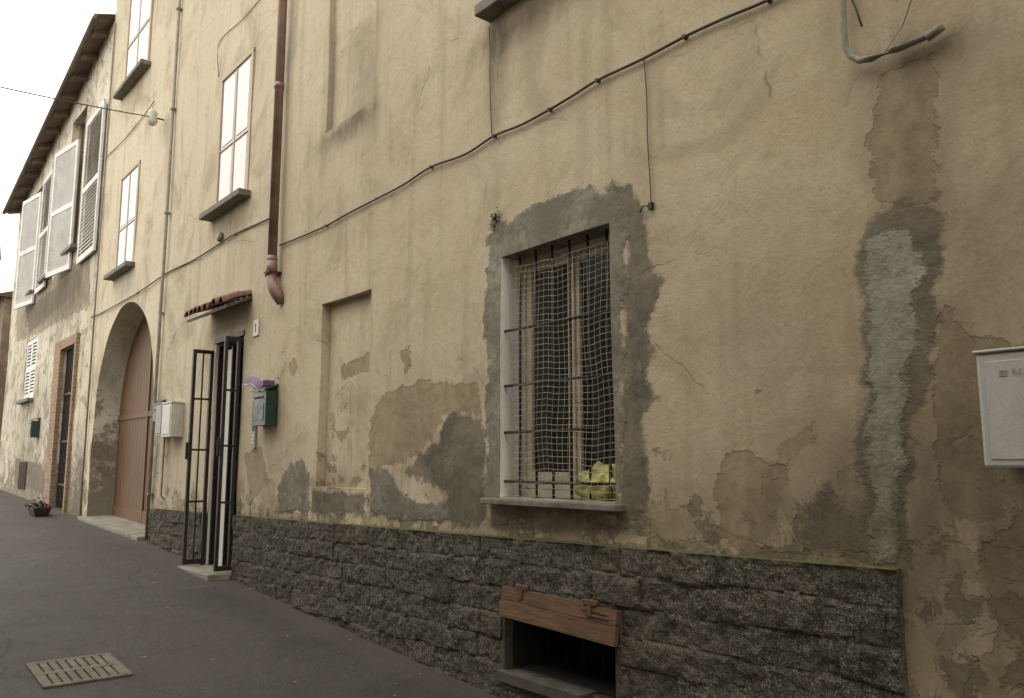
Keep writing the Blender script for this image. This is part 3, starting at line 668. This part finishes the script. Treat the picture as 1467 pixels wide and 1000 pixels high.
b=MB(); b.box(-11.10,-10.82,-.13,.0,1.95,2.36,M_LGREY); b.box(-11.07,-10.85,-.136,-.129,1.98,2.33,M_LGREY); b.box(-11.11,-10.81,-.14,.0,2.36,2.375,M_LGREY); b.build('gas_meter_cabinet',None,.006)
b=MB(); b.box(-10.76,-10.40,-.15,.0,1.93,2.34,M_MBW); b.box(-10.73,-10.43,-.157,-.149,1.96,2.31,M_MBW); b.box(-10.77,-10.39,-.16,.0,2.34,2.36,M_MBW); b.tube([(-10.95,-.05,1.95),(-10.95,-.05,1.2),(-10.95,.0,1.15)],.012,M_PVC,8); b.build('water_meter_cabinet',None,.008)
hp=W(318,340); b=MB(); b.tube([(hp[0],-.01,hp[1]),(hp[0],-.05,hp[1])],[.06,.05],M_PVC,14); b.build('junction_cap')
ins=W(235,172); b=MB()
b.tube([(ins[0],.0,ins[1]),(ins[0],-.16,ins[1])],.012,M_IRON,8)
b.tube([(ins[0],-.16,ins[1]-.12),(ins[0],-.16,ins[1]-.06),(ins[0],-.16,ins[1]),(ins[0],-.16,ins[1]+.06),(ins[0],-.16,ins[1]+.12)],[.04,.08,.05,.07,.03],M_MBW,12)
b.build('porcelain_insulator')
b=MB(); Bp=Vector((ins[0]+1.75,-5.35,ins[1]-.75)); Ap=Vector((ins[0],-.16,ins[1]))
b.tube([Ap.lerp(Bp,t/20)-Vector((0,0,.10*4*(t/20)*(1-t/20))) for t in range(21)],.008,M_CABLE,6); b.build('overhead_wire')
import bmesh
bm=bmesh.new(); bmesh.ops.create_icosphere(bm,subdivisions=5,radius=1)
for v in bm.verts:
    p=v.co.copy(); k=1+.35*mnoise.fractal(p*2.2,1,2,4)+.16*abs(mnoise.noise(p*5+Vector((3,1,2))))
    v.co=Vector((p.x*k*.19,p.y*k*.060,max(-.085,p.z*k*.11)))
me=bpy.data.meshes.new('plastic_bag'); bm.to_mesh(me); bm.free(); me.materials.append(M_BAG)
for p in me.polygons: p.use_smooth=True
o=bpy.data.objects.new('plastic_bag',me); S.collection.objects.link(o); o.location=(-3.35,.118,1.48)
b=MB(); wc=W(712,316)
for i in range(60):
    p=Vector((wc[0]+random.gauss(0,.018),-.01-abs(random.gauss(0,.012)),wc[1]+random.gauss(0,.03))); s=random.uniform(.006,.016)
    u=Vector((random.gauss(0,1),random.gauss(0,1),random.gauss(.4,1))).normalized(); w2=u.orthogonal().normalized()
    b.add([p+u*s,p+w2*s*.4,p-u*s,p-w2*s*.4],[(0,1,2,3)],M_LEAF)
b.build('wall_weed')

# ================================================================ house B
B=empty('shuttered_old_house')
BX0=-24.7
opn=[(98,117,160,362),(71,79,235,395),(46,56,272,420)]
def wr(a,c,vt,vb):
    m=(vt+vb)/2; return (W(a,m)[0],W(c,m)[0],W(a,vb)[1],W(c,vt)[1])
rects=[wr(*r) for r in opn]
bd=(W(84,600)[0],W(104,600)[0],.5,W(95,500)[1])
lw=(W(36,530)[0],W(50,530)[0],W(40,572)[1],W(40,490)[1])
ops=[r+(.20,False) for r in rects]+[bd+(.25,False),lw+(.15,False)]
yE=-.30
e0=Vector((W(8,306,yE)[0],yE,W(8,306,yE)[1])); e1=Vector((W(152,0,yE)[0],yE,W(152,0,yE)[1]))
d=(e1-e0)/(e1.x-e0.x)
def eave(x,y,dz=0): return (x,y,e0.z+(x-e0.x)*d.z+(y-yE)*.32+dz)
xa,xb=min(BX0-.15,e0.x),XC+.0
wb=make_wall('front_wall_old',B,np.arange(BX0,XC+.001,.12),np.arange(-.4,9.9,.12),ops,M_WALLB,M_REV,'B')
for v in wb.data.vertices:
    zt=eave(v.co.x,0)[2]+.02
    if v.co.z>zt: v.co.z=zt
b=MB(); zl,zr=eave(BX0,0)[2],eave(XC,0)[2]
b.add([(BX0,0,-.5),(BX0,7.5,-.5),(BX0,7.5,zl),(BX0,0,zl)],[(0,1,2,3)],M_WALLB); b.add([(BX0,7.5,-.5),(XC-.01,7.5,-.5),(XC-.01,7.5,zr),(BX0,7.5,zl)],[(0,1,2,3)],M_WALLB); b.build('side_walls',B)
b=MB()
for r in rects:
    x0,x1,z0,z1=r; b.box(x0,x1,.17,.19,z0,z1,M_GLASSD); b.box(x0,x0+.06,.12,.17,z0,z1,M_TRIM); b.box(x1-.06,x1,.12,.17,z0,z1,M_TRIM); b.box((x0+x1)/2-.04,(x0+x1)/2+.04,.12,.17,z0,z1,M_TRIM); b.box(x0+.06,x1-.06,.12,.165,z0,z0+.08,M_TRIM)
b.build('windows',B)
b=MB()
for r in rects: b.box(r[0]-.12,r[1]+.12,-.13,.0,r[2]-.08,r[2]-.01,M_SILL)
b.box(lw[0]-.1,lw[1]+.1,-.12,.0,lw[2]-.08,lw[2]-.01,M_SILL); b.build('sills',B)
def louvre(b,hx,w,ang,z0,z1,mat,y=-.03):
    M=Matrix.Translation((hx,y,0))@Matrix.Rotation(ang,4,'Z')
    b.box(0,.08,-.02,.02,z0,z1,mat,M); b.box(w-.08,w,-.02,.02,z0,z1,mat,M)
    zm=(z0+z1)/2
    for p in(z0,zm-.05,z1-.1): b.box(.08,w-.08,-.019,.019,p,p+.1,mat,M)
    for a,c in((z0+.1,zm-.05),(zm+.05,z1-.1)):
        n=int((c-a)/.07)
        for i in range(n):
            z=a+(i+.5)*(c-a)/n
            b.add([M@Vector(q) for q in((.08,-.017,z-.035),(w-.08,-.017,z-.035),(w-.08,.014,z+.022),(.08,.014,z+.022),(.08,-.009,z-.038),(w-.08,-.009,z-.038),(w-.08,.02,z+.016),(.08,.02,z+.016))],[(0,1,2,3),(5,4,7,6),(0,4,5,1),(3,2,6,7)],mat)
b=MB()
for (ua,uc,vt,vb,side) in((119,143,152,352,'r'),(80,97,207,378,'l'),(57,70,250,405,'r'),(33,45,282,428,'l')):
    yS=-.06 if side=='r' else -.16; m=(vt+vb)/2
    xa_,xc_=W(ua,m,yS)[0],W(uc,m,yS)[0]; w_=xc_-xa_; z1_=W(uc,vt,yS)[1]; z0_=W(uc,vb,yS)[1]
    if side=='r': louvre(b,xa_,w_,math.radians(-.6),z0_,z1_,M_GREYW,-.045)
    else: louvre(b,xc_,w_,math.radians(180+9),z0_,z1_,M_GREYW,-.04)
b.build('louvred_shutters',B)
b=MB(); louvre(b,lw[0],(lw[1]-lw[0])/2-.01,0,lw[2],lw[3],M_GREYW,.03); louvre(b,(lw[0]+lw[1])/2,(lw[1]-lw[0])/2-.01,0,lw[2],lw[3],M_GREYW,.03); b.build('ground_floor_shutters',B)
b=MB(); x0,x1,z0,z1=bd
b.box(x0-.55,x0,-.06,.02,.5,z1+.18,M_BRICK); b.box(x1,x1+.12,-.06,.02,.5,z1+.18,M_BRICK); b.box(x0,x1,-.058,.02,z1,z1+.18,M_BRICK); b.build('brick_door_surround',B)
b=MB(); b.box(x0,x1,.18,.2,.5,z1,M_DKWOOD)
for k in range(10): xx=x0+(x1-x0)*(k+.5)/10; b.box(xx-.01,xx+.01,.05,.07,.8,z1,M_IRON)
for z in(1.2,2.0,2.9): b.box(x0,x1,.045,.075,z,z+.04,M_IRON)
b.build('barred_door',B)
b=MB(); vr=wr(28,38,662,700); b.box(vr[0],vr[1],-.02,.0,vr[2],vr[3],M_IRON)
for k in range(6): xx=vr[0]+(vr[1]-vr[0])*(k+.5)/6; b.box(xx-.02,xx+.02,-.03,-.019,vr[2],vr[3],M_DKWOOD)
b.build('cellar_vent',B)
b=MB()
b.add([eave(xa,yE),eave(xb,yE),eave(xb,.3),eave(xa,.3),eave(xa,yE,.06),eave(xb,yE,.06),eave(xb,.3,.06),eave(xa,.3,.06)],[(0,3,2,1),(4,5,6,7),(0,1,5,4),(3,0,4,7)],M_EAVE)
x=xa+.2
while x<xb-.15:
    b.add([eave(x,yE+.03,-.10),eave(x+.1,yE+.03,-.10),eave(x+.1,.02,-.12),eave(x,.02,-.12),eave(x,yE+.03,0),eave(x+.1,yE+.03,0),eave(x+.1,.02,0),eave(x,.02,0)],[(0,3,2,1),(0,1,5,4),(1,2,6,5),(3,0,4,7)],M_EAVE); x+=.8
b.tube([eave(xa,yE-.04,.02),eave(xb,yE-.04,.02)],.045,M_EAVE,12)
b.build('eaves',B)
b=MB(); b.add([eave(xa,yE,.08),eave(xb,yE,.08),eave(xb,3.7,.08),eave(xa,3.7,.08),(xb,7.8,eave(xb,0)[2]-.1),(xa,7.8,eave(xa,0)[2]-.1)],[(0,1,2,3),(3,2,4,5)],M_ROOF)
x=xa
while x<xb:
    b.tube([eave(x,yE-.03,.08),eave(x,1.2,.08)],.06,M_ROOF,8); x+=.2
b.build('roof_old',B)

# ================================================================ far house & pole
C=empty('distant_red_house'); MC=simple('red_plaster',(.24,.165,.12),.9,0,.3,2,.01,dirt=(.4,.33,.24),dirt_amt=.6)
b=MB(); b.box(-40,-25.2,-.12,7,.4,6.1,MC); b.build('walls',C)
b=MB(); b.add([(-40.3,-.5,6.0),(-25.1,-.5,6.0),(-25.1,3.2,7.2),(-40.3,3.2,7.2),(-25.1,7.4,6.0),(-40.3,7.4,6.0)],[(0,1,2,3),(3,2,4,5),(1,4,2),(0,3,5)],M_ROOF); b.build('roof',C)
b=MB()
for xx in(-27.5,-30.5,-33,-36): b.box(xx,xx+1,-.15,-.11,2.2,3.8,M_GREYW); b.box(xx-.1,xx+1.1,-.22,-.11,2.1,2.18,M_SILL)
b.build('windows',C)
b=MB(); b.tube([(-25.3,-.35,.9),(-25.3,-.35,7.3)],[.07,.05],M_DKWOOD,10); b.tube([(-25.3,-.35,7.0),(-25.3,-.35,7.4)],[.09,.05],M_IRON,10); b.build('utility_pole')

# ================================================================ opposite houses (other side of the lane), unseen; heights chosen to shade the right facade
MO=simple('opposite_plaster',(.36,.31,.225),.9,0,.2,1.2,.006,dirt=(.25,.2,.13))
OY=-5.35
def opposite(name,xa,xb,H):
    O=empty(name)
    b=MB(); b.box(xa,xb,OY-7,OY,-.6,H,MO); b.build('walls',O)
    b=MB(); b.add([(xa-.1,OY+.45,H-.1),(xb+.1,OY+.45,H-.1),(xb+.1,OY-3.5,H+1.3),(xa-.1,OY-3.5,H+1.3),(xb+.1,OY-7.4,H-.1),(xa-.1,OY-7.4,H-.1)],[(0,1,2,3),(3,2,4,5),(1,4,2),(0,3,5)],M_ROOF); b.build('roof',O)
    b=MB(); xx=xa+1.2
    while xx<xb-1.8:
        for zz in(1.3,3.9,6.3):
            if zz+1.6>H: continue
            b.box(xx,xx+1,OY-.01,OY+.02,zz,zz+1.4,M_GLASSD); b.box(xx-.55,xx-.02,OY+.0,OY+.05,zz,zz+1.4,M_GREYW); b.box(xx+1.02,xx+1.55,OY+.0,OY+.05,zz,zz+1.4,M_GREYW); b.box(xx-.1,xx+1.1,OY,OY+.12,zz-.08,zz-.01,M_SILL); b.box(xx+.47,xx+.53,OY+.02,OY+.04,zz,zz+1.4,M_CREAM)
        xx+=3.3
    b.build('windows',O)
opposite('unseen_opposite_low_house',-13,-5.0,5.0)
opposite('unseen_opposite_tall_house',-4.95,8,8.8)

# ================================================================ street things
b=MB(); gx0,gx1,gy0,gy1=-6.26,-5.68,-2.22,-1.72
slope=(gz(gx1)-gz(gx0))/(gx1-gx0)
Mg=Matrix.Translation(((gx0+gx1)/2,(gy0+gy1)/2,gz((gx0+gx1)/2)))@Matrix.Rotation(-math.atan(slope),4,'Y')
w=(gx1-gx0)/2; l=(gy1-gy0)/2
b.box(-w,w,-l,l,-.02,.004,M_DARK,Mg)
for a in((-w,w,-l,-l+.04),(-w,w,l-.04,l),(-w,-w+.04,-l+.04,l-.04),(w-.04,w,-l+.04,l-.04),(-.022,.022,-l+.04,l-.04)): b.box(*a,0,.014,M_GRATE,Mg)
nb=8
for k in range(nb+1):
    yy=-l+.04+(2*l-.08)*k/nb
    b.box(-w+.04,-.022,yy-.024,yy+.016,0,.012,M_GRATE,Mg); b.box(.022,w-.04,yy-.024,yy+.016,0,.012,M_GRATE,Mg)
b.build('drain_grate',None,.003)
b=MB()
for _ in range(170):
    x=random.uniform(-14,-3.5); y=-abs(random.gauss(0,.7))-.08 if random.random()<.7 else random.uniform(-3,-.2); s=random.uniform(.004,.018); a=random.uniform(0,6)
    z=gz(x)+.006
    b.add([(x+s*math.cos(a),y+s*math.sin(a),z),(x+s*.5*math.cos(a+1.7),y+s*.5*math.sin(a+1.7),z+s*.4),(x-s*math.cos(a),y-s*math.sin(a),z+.002),(x-s*.5*math.cos(a+1.7),y-s*.5*math.sin(a+1.7),z+s*.2)],[(0,1,2,3)],M_LITTER)
b.build('leaf_litter')
T=empty('flower_planter'); tx,ty=-16.1,-.5; tz=gz(tx)
b=MB(); b.add([(tx-.24,ty-.10,tz),(tx+.24,ty-.10,tz),(tx+.24,ty+.10,tz),(tx-.24,ty+.10,tz),(tx-.30,ty-.14,tz+.14),(tx+.30,ty-.14,tz+.14),(tx+.30,ty+.14,tz+.14),(tx-.30,ty+.14,tz+.14)],[(0,3,2,1),(4,5,6,7),(0,1,5,4),(1,2,6,5),(2,3,7,6),(3,0,4,7)],M_POT); b.build('trough',T,.01)
b=MB()
for i in range(300):
    p=Vector((tx+random.gauss(0,.15),ty+random.gauss(0,.07),tz+.13+abs(random.gauss(0,.05)))); s=random.uniform(.02,.034)
    u=Vector((random.gauss(0,1),random.gauss(0,1),random.gauss(0,1))).normalized(); w2=u.orthogonal().normalized()
    b.add([p+u*s,p+w2*s*.6,p-u*s,p-w2*s*.6],[(0,1,2,3)],M_RED if random.random()<.3 else M_LEAF)
b.build('flowers',T)

# ================================================================ light
w=bpy.data.worlds.new("World"); S.world=w; w.use_nodes=True; nt=w.node_tree; nt.nodes.clear()
out=nt.nodes.new('ShaderNodeOutputWorld'); bg=nt.nodes.new('ShaderNodeBackground'); sky=nt.nodes.new('ShaderNodeTexSky')
sky.sky_type='NISHITA'; sky.sun_disc=False; EL=math.radians(58); AZ=math.radians(205)
sky.sun_elevation=EL; sky.sun_rotation=AZ; sky.dust_density=4; sky.air_density=1.5
tc=nt.nodes.new('ShaderNodeTexCoord')
cl=noi(nt,tc.outputs['Generated'],2.2,5,.55)
cloud=mix(nt,mapr(nt,cl,.3,.7),(24.5,23.4,21.4),(29.5,28.4,26.4))
c=mix(nt,.92,sky.outputs[0],cloud)
nt.links.new(c,bg.inputs[0]); bg.inputs[1].default_value=.1; nt.links.new(bg.outputs[0],out.inputs[0])
sl=bpy.data.lights.new('sun','SUN'); sl.energy=.6; sl.angle=math.radians(30); sl.color=(1,.96,.88)
so=bpy.data.objects.new('sun',sl); S.collection.objects.link(so)
sd=Vector((math.sin(AZ)*math.cos(EL),math.cos(AZ)*math.cos(EL),math.sin(EL)))
so.rotation_euler=sd.to_track_quat('Z','Y').to_euler()
# ================================================================ camera
cd=bpy.data.cameras.new('camera'); cam=bpy.data.objects.new('camera',cd); S.collection.objects.link(cam)
cd.sensor_width=36; cd.lens=FPX/1467*36; cd.clip_end=1000; cd.clip_start=.05
Mx=Matrix((Rt,Up,-Fw)).transposed().to_4x4(); Mx.translation=Vector((0,-D,EYE)); cam.matrix_world=Mx
S.camera=cam
